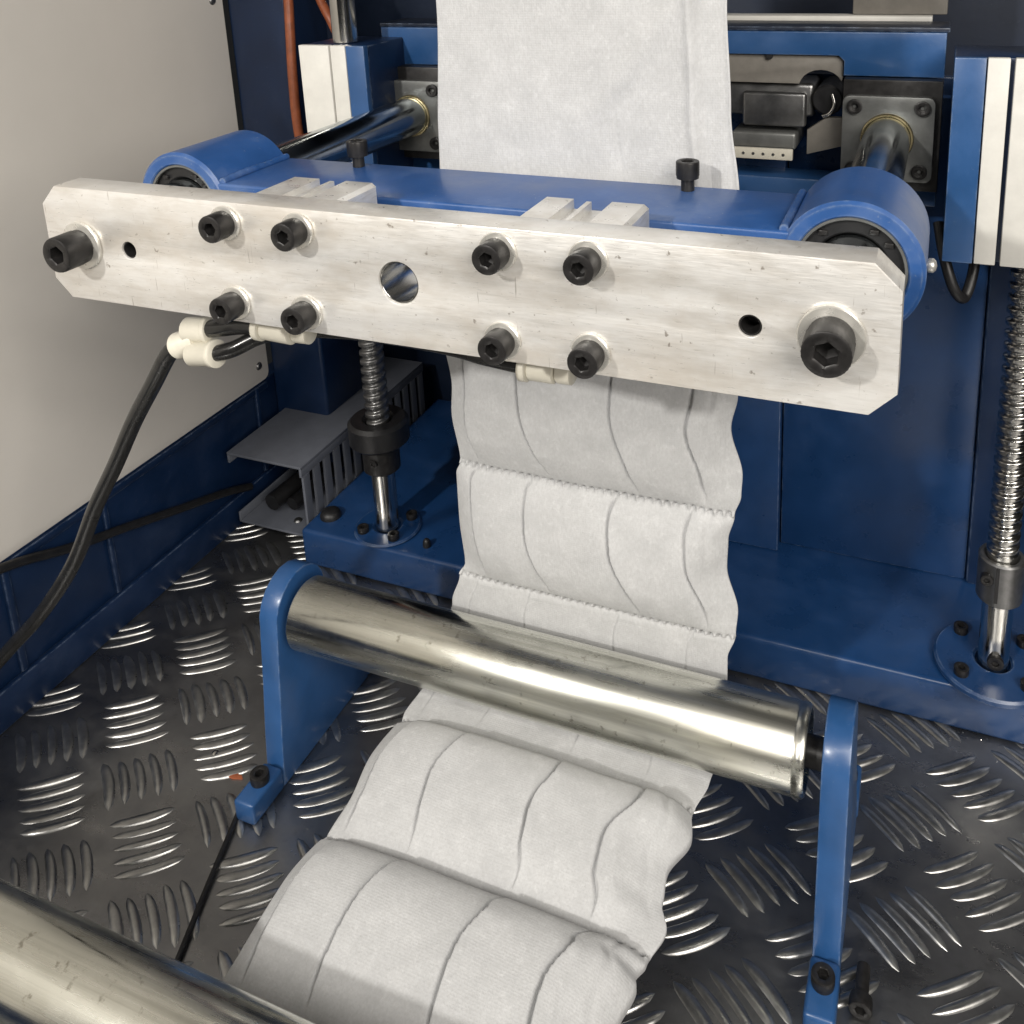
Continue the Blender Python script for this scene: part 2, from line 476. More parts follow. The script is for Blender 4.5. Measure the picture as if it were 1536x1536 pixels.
# ================================================================== base plate with screw flanges
bp = thing("base_plate", "thick blue machine base plate lying on the tread plate floor", "base plate", (20, 320, 0))
link("plate", finish(box(-252, 330, 225, 436, 0.4, 31, 3.2, 3), "m", M['blue_half_shaded'], 40), bp, (20, 320, 0))
for cx, nm in ((-189, 'l'), (228.5, 'r')):
    fl = link("shaft_flange", finish(tube_ring(33 if nm == 'r' else 25, 10, 31.1, 36 if nm == 'r' else 33.5, (cx, 248, 0), 'Z', 56, 1.2), "m", M['blue_half_shaded'], 40), bp, (cx, 248, 31))
    for a in (45, 135, 225, 315):
        rb = 25 if nm == 'r' else 18.5; x, y = cx + rb * math.cos(math.radians(a)), 248 + rb * math.sin(math.radians(a))
        link("bolt", bolt_at((x, y, 36.1 if nm == 'r' else 33.6), 4.2, 4.5, 2.1, 3, '+Z', a), fl, (x, y, 36))
for x, y, r in ((-239, 246, 8), (-150, 238, 3)):
    bm = lathe([(0, 6.5), (r * .5, 6.0), (r * .85, 4.5), (r, 2), (r, 0), (0, 0)], (x, y, 31.1), 'Z', 28)
    link("dome_bolt", finish(bm, "m", M['black'], 50), bp, (x, y, 31))

# ================================================================== lead screws
def lead_screw(cx, cy, ztop, label, coupler):
    t = thing("lead_screw", label, "lead screw", (cx, cy, 36), "vertical lead screws")
    z0 = 118 if coupler == 'nut' else 112
    bm = bmesh.new(); n = 36; pitch = 7.0; step = .55; rows = []; z = z0
    while z <= ztop:
        row = []
        for k in range(n):
            ph = (z / pitch - k / n) % 1.0
            tr = 1 - abs(2 * ph - 1)                   # 0..1..0
            a = max(0, min(1, (tr - .28) / .34))
            a = a * a * (3 - 2 * a)
            r = 6.5 + 2.2 * a
            row.append(bm.verts.new((cx + r * math.cos(2 * math.pi * k / n), cy + r * math.sin(2 * math.pi * k / n), z)))
        rows.append(row); z += step
    for a, b in zip(rows, rows[1:]):
        for k in range(n): bm.faces.new((a[k], a[(k + 1) % n], b[(k + 1) % n], b[k]))
    link("thread", finish(bm, "m", M['dark_steel'] if coupler == 'nut' else M['screw_steel'], 60), t, (cx, cy, z0))
    link("lower_shaft", finish(cyl(8.6, 31.2, z0 - .2, (cx, cy, 0), 'Z', 40, .8), "m", M['shaft'], 40), t, (cx, cy, 36))
    if coupler == 'nut':
        c = link("lock_collar", finish(tube_ring(22, 9.2, 104, 123, (cx, cy, 0), 'Z', 48, 2.5), "m", M['black'], 40), t, (cx, cy, 104))
        link("clamp_ring", finish(tube_ring(13.5, 8.8, 82, 103.8, (cx, cy, 0), 'Z', 40, 1), "m", M['black_oxide'], 40), t, (cx, cy, 80))
        link("grub_screw", bolt_at((cx + 2, cy - 13, 93), 3.2, 1.6, 1.7, 1.2), t, (cx, cy - 15, 92))
    else:
        link("coupling", finish(tube_ring(12.6, 8.8, 80, 108, (cx, cy, 0), 'Z', 44, 1), "m", M['dark_steel'], 40), t, (cx, cy, 80))
        link("clamp_screw", bolt_at((cx - 8, cy - 9.5, 98), 3.4, 4, 1.7, 1.6), t, (cx - 8, cy - 10, 98))
        link("clamp_slit", finish(box(cx - 3.5, cx - 1.6, cy - 13.1, cy - 11.2, 84, 107, 0), "m", M['black']), t, (cx - 2, cy - 12, 84))
        link("set_screw", bolt_at((cx + .5, cy - 8.4, 42), 4.6, 3, 2.2, 2), t, (cx, cy - 9, 42))
    return t
lead_screw(-189, 248, 287, "black-collared lead screw standing behind the fabric on the left", 'nut')
lead_screw(228.5, 248, 287, "shiny lead screw with a split coupling at the right edge", 'coupling')

# slide blocks on the screws
def slide_block(cols, label, cx):
    t = thing("slide_block", label, "slide block", (cx, 255, 286), "slide blocks on the lead screws")
    z0, z1 = 287.5, 396.5
    body = []
    for nm, x0, x1, mt, y in cols:
        link(nm, finish(box(x0 + .25, x1 - .25, y, 240, z0, z1, .5), "m", M[mt], 40), t, ((x0 + x1) / 2, 238, z0))
    xs = [c[1] for c in cols] + [c[2] for c in cols]
    link("body", finish(box(min(xs) + .4, max(xs) - .4, 240.3, 285, z0 + .2, z1 - .3, 1), "m", M['blue_shaded'], 40), t, (cx, 262, z0))
    return t
bl = slide_block([("cover_plate", -214.5, -190.8, 'white_plate', 235), ("cover_plate", -190.2, -178.4, 'white_plate', 235.4), ("edge_plate", -178.2, -164, 'blue', 235)],
                 "white and blue slide block under the polished shaft on the left", -189)
br = slide_block([("edge_plate", 185.4, 200.8, 'blue', 235), ("cover_plate", 201, 211.8, 'white_plate', 235.4), ("cover_plate", 213.6, 245, 'white_plate', 235), ("cover_plate", 245.4, 271, 'white_plate', 235)],
                 "white and blue slide block above the right lead screw", 228)
bm = cyl(8.2, 396.6, 760, (-189, 252, 0), 'Z', 40)
tag(link("guide_shaft", finish(bm, "m", M['shaft'], 40), None, (-189, 252, 397)), "polished upright shaft rising out of the left slide block", "shaft")
bm = cyl(8.2, 396.6, 760, (228, 252, 0), 'Z', 40)
tag(link("guide_shaft", finish(bm, "m", M['shaft'], 40), None, (228, 252, 397)), "polished upright shaft above the right slide block", "shaft")

# ================================================================== rear cross beam with flanged bearings
be = thing("cross_beam", "blue rear cross beam carrying two square flanged bearings", "beam", (0, 298, 377))
out = [(-181.5, 377.6), (-127, 377.6), (-127, 386), (-124, 389), (124, 389), (127, 386), (127, 377.6), (181.5, 377.6), (181.5, 402.8), (-181.5, 402.8)]
link("beam_body", finish(plate2d([out], 30, .8, 'XZ', 283.5), "m", M['blue'], 30), be, (0, 298, 378))
link("top_cover", finish(box(-182.5, 183, 284.5, 316, 403, 405.5, .5), "m", M['back_shade'], 40), be, (0, 300, 403))
link("rear_rail", finish(box(-150, 173, 319, 334, 403.2, 408, .6), "m", M['white_plate'], 40), be, (0, 326, 403))
link("lower_beam", finish(box(-181, 181, 288, 312, 301, 313, 1), "m", M['blue'], 40), be, (0, 300, 301))
link("stop_block", finish(box(127, 181, 326, 350, 408.2, 470, 1), "m", M['warm_grey'], 40), be, (154, 338, 408))
for s in (-1, 1):
    cx = 153.2 * s
    link("mount_plate", finish(box(cx - 25 - (3 if s < 0 else 0), cx + 28, 273.6, 283.2, 314, 377.4, .6), "m", M['black_oxide'], 40), be, (cx, 278, 314))
    holes = [circle_pts(cx, 345, 14.2)]
    fl = link("bearing_flange", finish(plate2d([rounded_rect(cx - 24.6, cx + 24.6, 320.6, 369, 4)] + holes, 5.4, .5, 'XZ', 268), "m", M['grey_steel'], 30), be, (cx, 271, 321))
    link("seal_ring", finish(tube_ring(14.1, 12.8, 266.9, 272, (cx, 0, 345), 'Y', 48, .3), "m", M['brass'], 40), fl, (cx, 268, 345))
    for dx in (-18, 18):
        for dz in (-18, 18):
            link("bolt", bolt_at((cx + dx, 268.1, 345 + dz), 4.3, 2.4, 2.3, 1.9, '-Y', .3 * dx), fl, (cx + dx, 268, 345 + dz))

# clamp unit hanging under the beam
cu = thing("clamp_unit", "dark grey clamping unit hung under the rear beam beside the fabric", "clamp", (90, 300, 326))
arch = [(20, 371.5), (20, 388.3), (124.5, 388.3), (126.4, 386.4), (126.4, 376)]
for k in range(9):
    a = math.radians(20 + 140 * k / 8); arch.append((114 + 12.5 * math.cos(a), 370 + 10 * math.sin(a)))
arch += [(101.5, 371.5)]
link("mount_plate", finish(plate2d([arch], 5, .5, 'XZ', 287), "m", M['warm_grey'], 30), cu, (80, 289, 372))
link("jaw_body", finish(box(20, 110, 292.3, 330, 350, 371, 3, 3), "m", M['dark_steel'], 40), cu, (65, 310, 350))
link("jaw_block", finish(box(68, 106, 286, 292, 345, 366, 2, 3), "m", M['dark_steel'], 40), cu, (87, 289, 345))
link("lower_jaw", finish(box(62, 101, 284, 320, 331.4, 342, 2, 3), "m", M['grey_steel'], 40), cu, (80, 300, 331))
js = link("jaw_strip", finish(box(62.5, 99.5, 281, 283.8, 325.6, 332.5, .6), "m", M['plastic'], 40), cu, (80, 282, 326))
for k in range(5):
    link("hole", finish(cyl(.9, 280.6, 281.3, (70 + 6 * k, 0, 329), 'Y', 14, .1), "m", M['dark_steel'], 40), js, (70 + 6 * k, 281, 329))
link("side_cheek", finish(plate2d([[(107, 329), (127.5, 335), (127.5, 352), (118, 352), (107, 344)]], 5, .5, 'XZ', 286), "m", M['warm_grey'], 30), cu, (117, 288, 329))
link("cylinder", finish(cyl(9, 288, 330, (118, 0, 362), 'Y', 36, 1), "m", M['black'], 40), cu, (118, 300, 362))
link("hook", finish(tube([(121, 286, 366), (122.5, 284.5, 360), (120, 284, 355), (116, 284.5, 353)], 1.1), "m", M['shaft'], 40), cu, (121, 285, 360))
link("lug", finish(cyl(2.2, 284.5, 287, (84, 0, 388), 'Y', 18, .4), "m", M['black'], 40), cu, (84, 286, 388))

# ================================================================== guide rods
for s, lab in ((-1, "long chromed guide rod running back to the left bearing flange"), (1, "long chromed guide rod running back to the right bearing flange")):
    bm = cyl(12.7, 14.6, 300, (153.2 * s, 0, 345), 'Y', 56, .8)
    tag(link("guide_rod", finish(bm, "m", M['rod'], 40), None, (153.2 * s, 100, 345)), lab, "rod", "guide rods")

# ================================================================== sliding crossbar (blue plate with two sleeves)
cb = thing("sliding_crossbar", "blue painted crossbar with a round bearing sleeve at each end", "crossbar", (0, 82, 345))
link("bridge_plate", finish(box(-134, 134, 57.5, 108, 345.5, 357.5, 1.2, 3), "m", M['blue_scuff'], 40), cb, (0, 82, 346))
for s in (-1, 1):
    cx = 153.2 * s
    prof = [(20, 57.6), (20.6, 57), (24.6, 57), (26, 58.4), (26, 106.6), (24.6, 108), (20.6, 108), (20, 107.4), (20, 57.6)]
    sl = link("sleeve", finish(lathe(prof, (cx, 0, 345), 'Y', 72), "m", M['blue_scuff'], 40), cb, (cx, 82, 345))
    bm = bmesh.new()                                   # weld bead fillet between plate and sleeve
    for y in range(60, 108, 3):
        pass
    link("weld_bead", finish(tube([(cx - s * 24.0, 59, 358.0), (cx - s * 23.8, 75, 358.5), (cx - s * 24.0, 90, 358.2), (cx - s * 23.9, 106.5, 358.4)], lambda t: 1.8 + .12 * math.sin(t * 55), 10), "m", M['blue_scuff'], 60), sl, (cx - s * 24, 82, 358))
    link("bearing", finish(tube_ring(19.9, 13.0, 60, 105, (cx, 0, 345), 'Y', 56, .8), "m", M['black'], 40), sl, (cx, 82, 345))
    link("snap_ring", finish(tube_ring(19.95, 18.7, 57.8, 59.4, (cx, 0, 345), 'Y', 56, .2), "m", M['grey_steel'], 40), sl, (cx, 58, 345))
    for k in range(3):
        a = math.radians((38, 62, 128)[k])
        x, z = cx + 16.4 * math.cos(a), 345 + 16.4 * math.sin(a)
        link("ball_cage", finish(box(x - 1.6, x + 1.6, 58.6, 60, z - 1.0, z + 1.0, .4), "m", M['black_oxide'], 40), sl, (x, 59, z))
link("grease_nipple", finish(lathe([(0, 0), (1.8, 0), (2.8, 1), (2.8, 2.6), (1.8, 3.6), (0, 4)], (178.6, 84, 340), 'X', 18), "m", M['washer'], 50), cb, (180, 84, 340))
for x, y, hgt in ((82, 101, 9), (-82.5, 101, 9)):
    bo = link("adjusting_screw", bolt_at((x, y, 363), 5.0, 7.5, 2.7, 4, '+Z'), cb, (x, y, 363))
    link("shank", finish(cyl(2.9, 357.4, 363.2, (x, y, 0), 'Z', 24, .2), "m", M['black_oxide'], 40), bo, (x, y, 358))

# ================================================================== aluminium guide blocks behind the bar
def guide_block(x0, xa, xr0, xr1, xb, x1, label):
    zt = 367.0
    prof = [(x0, 323), (x1, 323), (x1, zt - 1.5), (x1 - 1.8, zt), (xb, zt), (xb, zt - 4), (xr1, zt - 4), (xr1, zt - .6), (xr0, zt - .6), (xr0, zt - 4), (xa, zt - 4), (xa, zt), (x0 + .8, zt), (x0, zt - .8)]
    bm = plate2d([prof], 33.5, .35, 'XZ', 14.5)
    o = link("guide_block", finish(bm, "m", M['alu'], 25), None, ((x0 + x1) / 2, 30, 323))
    return tag(o, label, "guide block", "grooved guide blocks behind the bar")
guide_block(-79.5, -66, -60.8, -58.6, -52.5, -38, "grooved aluminium guide block behind the bar, nearer the white panel")
guide_block(39, 51, 56.2, 58.2, 66.5, 81, "grooved aluminium guide block behind the bar, nearer the right sleeve")

# ================================================================== aluminium bar with its bolts
ab = thing("clamp_bar", "scuffed aluminium bar with chamfered corners and black socket bolts", "metal bar", (0, 7, 320))
Lh, c = 173.2, 8.2
outl = [(-Lh + c, 320), (Lh - c, 320), (Lh, 320 + c), (Lh, 370 - c), (Lh - c, 370), (-Lh + c, 370), (-Lh, 370 - c), (-Lh, 320 + c)]
holes = [circle_pts(0, 345, 8.2, 56), circle_pts(-128.2, 345, 3.6, 32), circle_pts(128.2, 345, 3.7, 32)]
link("bar_body", finish(plate2d([outl] + holes, 14.2, .55, 'XZ', 0), "m", M['alu'], 25), ab, (0, 7, 320))
link("hole_liner", finish(tube_ring(8.1, 7.6, .8, 34, (0, 0, 345), 'Y', 48, .1), "m", M['shaft'], 40), ab, (0, 17, 345))
k = 0
for x in (-75.5, -41.8, 41.3, 74.4):
    for z in (361.6, 328.4):
        k += 1
        dx, dz = random.uniform(-.15, .15), random.uniform(-.15, .15)
        link("washer", finish(tube_ring(7.0, 3, -1.5, -.02, (x, 0, z), 'Y', 44, .35), "m", M['washer'], 40), ab, (x, -1, z))
        bo = link("bolt", bolt_at((x + dx, -1.55, z + dz), 5.5, 8.0, 2.75, 4.2, '-Y', random.uniform(0, 1)), ab, (x, -2, z))
for x in (-128.2, 128.2):
    link("hole_shade_liner", finish(tube_ring(3.62 if x > 0 else 3.52, 3.1, .7, 9.4, (x, 0, 345), 'Y', 28, .1), "m", M['black_oxide'], 40), ab, (x, 5, 345))  # black lining stands in for the shade inside the hole
    link("hole_shade_plug", finish(cyl(3.9, 9.5, 13.5, (x, 0, 345), 'Y', 24, .2), "m", M['black_oxide'], 40), ab, (x, 9, 345))  # black stopper added so the hole stays dark at its end
for x in (-153.2, 153.2):
    link("washer", finish(tube_ring(10.4, 6, -1.7, -.02, (x, 0, 345), 'Y', 56, .4), "m", M['washer'], 40), ab, (x, -1, 345))
    link("bolt", bolt_at((x, -1.75, 345), 7.6, 12.0, 4.0, 6.0, '-Y', .4), ab, (x, -2, 345))

# ================================================================== roller brackets and rollers
def bracket(x0, x1, label):
    t = thing("roller_bracket", label, "bracket", ((x0 + x1) / 2, 100, 0), "brackets holding the roller")
    prof = [(61.5, .3), (64, 30), (67.5, 60), (70.5, 90)]
    for k in range(11):
        a = math.radians(185 - 18.5 * k); prof.append((93 + 22 * math.cos(a), 97 + 22 * math.sin(a)))
    prof += [(118, 85), (132, 40), (146, 14), (146, .3)]
    link("side_plate", finish(plate2d([prof], x1 - x0, .9, 'YZ', x0), "m", M['blue'], 30), t, ((x0 + x1) / 2, 100, 0))
    for y0, y1, yb in ((35, 61.2, 50), (146.3, 170, 158)):
        ft = link("foot", finish(box(x0 - .5, x1 + .6, y0, y1, .3, 14, 2, 3), "m", M['blue'], 40), t, ((x0 + x1) / 2, (y0 + y1) / 2, 0))
        link("bolt", bolt_at(((x0 + x1) / 2, yb, 14.1), 5.2, 5.5, 2.6, 3.5, '+Z'), ft, ((x0 + x1) / 2, yb, 14))
    return t
bracket(-155.6, -143.4, "blue upright bracket on the tread plate at the roller's left end")
bracket(148.2, 160.6, "blue upright bracket on the tread plate at the roller's right end")

def roller(x0, x1, y, z, r, label, pin=8, pinl=None):
    t = thing("roller", label, "roller", ((x0 + x1) / 2, y, z), "plated rollers")
    prof = [(r - 4, x0 + 3), (r - 2.2, x0), (r - 1.0, x0), (r, x0 + 1.2), (r, x1 - 6.2), (r - .5, x1 - 5.6), (r - .5, x1 - 4.6), (r, x1 - 4), (r, x1 - 1.2), (r - 1, x1), (r - 2.2, x1), (r - 4, x1 - 3)]
    prof = [(0, x0 + 3)] + prof + [(0, x1 - 3)]
    prof2 = [prof[0]]
    for a, b in zip(prof, prof[1:]):
        prof2.append(b)
    link("tube", finish(lathe(prof2, (0, y, z), 'X', 96), "m", M['roller'], 40), t, ((x0 + x1) / 2, y, z))
    for a0, a1 in ((x0 - (pinl or pin), x0 + 2.9), (x1 - 2.9, x1 + pin)):
        link("axle", finish(cyl(7, a0, a1, (0, y, z), 'X', 36, .5), "m", M['black_oxide'], 40), t, ((a0 + a1) / 2, y, z))
    return t
roller(-136, 141, 88, 97.5, 19.6, "shiny zinc-plated roller held between the two blue brackets", 7.2)
roller(-260, 165, -105, 98, 19.6, "shiny plated roller in the lower left foreground", 10, 76)

# ================================================================== fabric web
def interp(tab, x):
    if x <= tab[0][0]: return tab[0][1]
    for (a, va), (b, vb) in zip(tab, tab[1:]):
        if x <= b:
            t = (x - a) / (b - a); t = t * t * (3 - 2 * t)
            return va + (vb - va) * t
    return tab[-1][1]
RW = 23.2; YC, ZC = 91.5, 94
Z_TOP = 560
S1 = Z_TOP - ZC                       # end of the vertical run
S2 = S1 + RW * math.pi / 2
S3 = S2 + YC + 240
def frame(s):
    """path point (y,z) and the normal on the camera side"""
    if s < S1: return (YC + RW, Z_TOP - s), (-1, 0)
    if s < S2:
        a = (s - S1) / RW
        return (YC + RW * math.cos(a), ZC - RW * math.sin(a)), (-math.cos(a), math.sin(a))
    return (YC - (s - S2), ZC - RW), (0, 1)
sv = lambda z: Z_TOP - z              # vertical run: absolute z -> s
sh = lambda y: S2 + YC - y            # horizontal run: y -> s
XL = [(0, -40), (sv(435), -41), (sv(372), -45), (sv(290), -49), (sv(262), -50), (sv(240), -47.5), (sv(222), -49), (sv(195), -46), (sv(187), -49), (sv(160), -49), (sv(132), -47.5), (sv(124), -51.5), (sv(104), -57.5),
      (S1, -60), (S2, -62), (sh(70), -63.5), (sh(62), -62), (sh(38), -63.5), (sh(12), -60), (sh(0), -60.5), (sh(-30), -64), (sh(-66), -63), (S3, -63)]
XR = [(0, 94), (sv(435), 95), (sv(390), 97), (sv(350), 101), (sv(290), 102), (sv(257), 101.5), (sv(240), 98.5), (sv(216), 104), (sv(205), 103.5), (sv(194), 100.5), (sv(180), 97.5), (sv(165), 97), (sv(141), 102.5), (sv(127), 101.5), (sv(112), 97.5),
      (S1, 97.5), (S2, 97.2), (sh(80), 96.5), (sh(62), 93.0), (sh(48), 96), (sh(30), 90), (sh(17), 91.5), (sh(7), 96), (sh(-8), 92), (sh(-14), 89.5), (sh(-18), 91.2), (sh(-34), 88), (sh(-60), 90), (S3, 89)]
seams = [sv(400), sv(331), sv(262), sv(194.5), sv(125), sh(64), sh(-5), sh(-74), sh(-143)]
# sample s with refinement at the seams
ss = [0.0]
while ss[-1] < S3:
    s = ss[-1]
    d = min(abs(s - k) for k in seams)
    ss.append(s + (4.0 if s < sv(400) else (.45 if d < 4 else 1.1)))
NX = 300
LINES = [.075, .285, .605, .865]
LCURV_V = [.02, .085, .085, .05]
LCURV_H = [-.03, -.035, -.03, -.055]
rnd = random.Random(3)
bm = bmesh.new()
front, back = [], []
for s in ss:
    (py, pz), (ny, nz) = frame(s)
    xl, xr = interp(XL, s), interp(XR, s)
    seg = 0
    while seg + 1 < len(seams) and s > seams[seg + 1]: seg += 1
    a, b = (seams[seg], seams[seg + 1]) if seg + 1 < len(seams) else (seams[-1], seams[-1] + 69)
    u = (s - a) / (b - a) if s >= seams[1] else -1
    dseam = min(abs(s - k) for k in seams)
    horiz = s > S2
    if s < sv(345): A = .6
    elif s < sv(262): A = 9
    elif s < sv(125): A = 10
    elif s < S2 + 8: A = .8
    else: A = 15.5
    if sv(125) < s < sh(60):           # stay clear of the roller
        t = (s - sv(125)) / (sh(60) - sv(125)); A = 1.0 if t < .86 else 1.0 + (t - .86) * 8
    if u >= 0:
        if horiz and s > sh(64): puff = 2.25 * (u ** .42) * max(0, 1 - u) ** .95
        else: puff = math.sin(math.pi * min(1, max(0, u))) ** .62
    else: puff = .3; up = 0
    lf = LCURV_H if horiz else LCURV_V
    up = max(0, u)
    lines = [LINES[i] + lf[i] * (up ** 2.2 if not horiz else math.sin(up * math.pi * .75)) + .006 * math.sin(s * .05 + i * 2) for i in range(4)]
    fade = (min(1, up * (14 if not horiz else 4.5)) * (1 - max(0, min(1, (up - .72) / .22)))) if u >= 0 else 0
    
    if sv(120) < s < sh(66): fade *= .5
    fr, bk = [], []
    for j in range(NX + 1):
        f = j / NX
        x = xl + (xr - xl) * f
        e = 2 * f - 1
        env = (1 - abs(e) ** 8)
        env *= .62 + .38 * math.sin(math.pi * min(1, max(0, f))) ** .5
        if horiz: env = .22 + .78 * env
        d = A * puff * env
        # overlapping folds: each panel rises to its edge, then drops at the fold line
        lo = 0.0
        h = 0.0
        for i, lx in enumerate(lines + [1.06]):
            if f < lx:
                qv = (f - lo) / (lx - lo)
                h = (1 - qv) ** 2.2 if i > 0 else 0.0
                break
            lo = lx
        stepk = 2.0 if not horiz else 2.8
        d += stepk * fade * h * min(1, A / 3 + .2)
        for lx in lines:
            dx = (f - lx) * (xr - xl)
            if -3.5 < dx < .3: d -= (.55 if lx > .83 and not horiz else (.75 if not horiz else 1.0)) * (2.3 + 1.2 * mnoise.noise(Vector((s * .04, lx * 9, 2)))) * fade * math.exp(-((dx + .6) / .98) ** 2) * min(1, A / 3 + .25)
        # soft wrinkles
        nv = mnoise.noise(Vector((x * .03, s * .022, 3.1))) * .9 + mnoise.noise(Vector((x * .09, s * .05, 9.7))) * .15
        d += nv * (.9 if puff > .05 else .4) * (1.0 if not (S1 - 40 < s < S2 + 10) else .15)
        if s < sv(330):                  # upper flat sheet: curling right edge and faint creases
            kk = min(1, (sv(330) - s) / 25)
            d += kk * (-9.0 * max(0, (f - .88) / .12) ** 1.3 + 1.6 * math.exp(-((f - .885) / .02) ** 2))
            zz_ = Z_TOP - s
            d += kk * (1.5 * math.exp(-((x - 62 - (zz_ - 420) * .75) / 7) ** 2) * min(1, max(0, (zz_ - 375) / 25)) + 1.8 * mnoise.noise(Vector((x * .028, zz_ * .016, 5))))
            wy = min(1, max(0, (s - sv(440)) / 80))
            for fx_, dp in ((.25, .18), (.61, .28)):
                cx_ = fx_ + .03 * wy
                d -= dp * wy * math.exp(-((f - cx_) / .006) ** 2)
        # creased gusset on the right
        if f > .86 and u >= 0 and s > sv(345) and A > 2:
            g = (f - .86) / .14
            d += 2.2 * math.sin(g * math.pi) * math.sin(up * 2 * math.pi + .6) - 1.0 * math.exp(-((g - .45 - .3 * up) / .09) ** 2) * (1 - up)
        # stitched / welded seam
        if dseam < 4.2 and s > sv(345):
            d -= (.7 if not horiz else .5) * math.exp(-(dseam / 1.9) ** 2)
            ph = math.sin(2 * math.pi * x / 4.3)
            sgn = 1 if min(seams, key=lambda k: abs(s - k)) < s else -1
            d += (2.7 if not horiz else 1.9) * math.exp(-((dseam) / 1.25) ** 2) * (ph if ph > 0 else ph * .9) * min(1, .35 + A / 4) * (.75 + .5 * mnoise.noise(Vector((x * .13, s * .01, 1))))
        d = max(d, -2.0)
        fr.append(bm.verts.new((x, py + ny * d, pz + nz * d)))
        if j % 6 == 0:
            db = -1.2 - .45 * max(0, A * puff * env) * (0.5 if horiz else 1)
            if j in (0, NX): db = min(-.5, d - .35)
            bk.append(bm.verts.new((x, py + ny * db, pz + nz * db)))
    front.append(fr); back.append(bk)
for r0, r1 in zip(front, front[1:]):
    for j in range(NX): bm.faces.new((r0[j], r0[j + 1], r1[j + 1], r1[j]))
for r0, r1 in zip(back, back[1:]):
    for j in range(len(r0) - 1): bm.faces.new((r0[j + 1], r0[j], r1[j], r1[j + 1]))
for i in range(len(ss) - 1):
    bm.faces.new((front[i][0], front[i + 1][0], back[i + 1][0], back[i][0]))
    bm.faces.new((front[i + 1][NX], front[i][NX], back[i][-1], back[i + 1][-1]))
me = bpy.data.meshes.new("fabric_web")
bm.to_mesh(me); bm.free(); me.materials.append(M['fabric']); me.shade_smooth()
tag(link("fabric_web", me, None, (20, 87, 70)), "white non-woven fabric web with quilted pockets running under the roller", "fabric web")

# ================================================================== cable duct
du = thing("cable_duct", "grey slotted plastic cable duct between the side frame and the base plate", "cable duct", (-288, 300, 12))
link("lid", finish(box(-325, -255, 237, 420, 73, 75.2, .5), "m", M['pvc'], 40), du, (-290, 320, 73))
for x in (-325, -257.2):
    link("lid_lip", finish(box(x, x + 2.2, 237.2, 420, 66, 72.9, .4), "m", M['pvc'], 40), du, (x, 320, 66))
link("floor_strip", finish(box(-320, -254.2, 238, 420, 13, 15, .4), "m", M['pvc'], 40), du, (-287, 320, 13))
def slotted(x):
    outl = [(238, 15.1), (420, 15.1)]
    top = []
    y = 420
    y0 = 238; yy = []
    yk = y0
    teeth = []
    while yk < 412:
        teeth.append((yk, yk + 7.6)); yk += 13.2
    pts = [(238, 15.2), (teeth[-1][1], 15.2)]
    for k in range(len(teeth) - 1, -1, -1):
        a, b = teeth[k]
        pts += [(b, 66.5), (a, 66.5)]
        if k > 0:
            pts += [(a, 24), (teeth[k - 1][1], 24)]
    return plate2d([pts], 2.0, .2, 'YZ', x)
for x in (-256.2,):
    link("slotted_wall", finish(slotted(x), "m", M['pvc'], 30), du, (x, 320, 15))
link("edge_lip", finish(box(-322, -320.2, 238, 420, 13.2, 22, .4), "m", M['pvc'], 40), du, (-321, 320, 13))
link("screw", finish(lathe([(0, 1.6), (2.5, 1.2), (3.5, 0), (0, 0)], (-276, 252, 15.1), 'Z', 18), "m", M['dark_steel'], 40), du, (-276, 252, 15))
for k, (x, z, r, mt, lab) in enumerate(((-300, 26, 7, 'black', "thicker black cable in the open slotted duct, nearer the side frame"), (-285, 24, 5.5, 'black', "thinner black cable in the open slotted duct, nearer the base plate"))):
    bm = tube([(x, 252 + 6 * k, z), (x + 4, 300, z + 2), (x - 3, 360, z), (x, 418, z + 2)], r, 12)
    tag(link("cable", finish(bm, "m", M[mt], 50), None, (x, 330, z - r)), lab, "cable", "cables in the duct")

# ================================================================== air hoses and fittings
FY = 24
yf = thing("y_fitting", "cream plastic Y-shaped push-in fitting below the bar's left half", "hose fitting", (-124, FY, 293))
def collar(p, d, r, L_, mat, name, parent, flare=1.0):
    p = Vector(p); d = Vector(d).normalized()
    bm = lathe([(0, 0), (r * .9, 0), (r, .8), (r, L_ - 3.4), (r * flare, L_ - 2.6), (r * flare, L_ - .6), (r * flare - .8, L_), (0, L_)], (0, 0, 0), 'Z', 28)
    place(bm, Matrix.Translation(p) @ d.to_track_quat('Z', 'Y').to_matrix().to_4x4())
    return link(name, finish(bm, "m", M[mat], 40), parent, tuple(p))
A1 = (-117, FY, 301.5); A2 = (-113, FY - 4, 291.5)
d1 = (1, .1, .12); d2 = (1, -.05, .16)
collar((-128, FY, 299), d1, 5.8, 14, 'plastic', "branch", yf, 1.12)
collar((-124, FY - 3, 289.5), d2, 5.6, 16, 'plastic', "branch", yf, 1.12)
collar((-122, FY, 296), (-1, 0, -.45), 5.6, 14, 'plastic', "stem", yf, 1.1)
lf_ = thing("push_fitting", "cream push-in hose fitting tucked under the bar's left half", "hose fitting", (-75, FY, 305), "push-in fittings under the bar")
collar((-84, FY, 306.2), (1, 0, -.03), 5.4, 15, 'plastic', "body", lf_)
collar((-88, FY, 306.3), (1, 0, -.03), 6.2, 4, 'plastic', "release_collar", lf_)
collar((-69, FY + 1, 305.8), (1, 0, .03), 4.8, 8, 'plastic', "nipple", lf_)
link("stem", finish(cyl(3.2, 305, 323, (-66, FY + 4, 0), 'Z', 20, .3), "m", M['washer'], 40), lf_, (-66, FY + 4, 310))
rf_ = thing("push_fitting", "cream push-in hose fitting under the bar in front of the fabric", "hose fitting", (48, FY, 304), "push-in fittings under the bar")
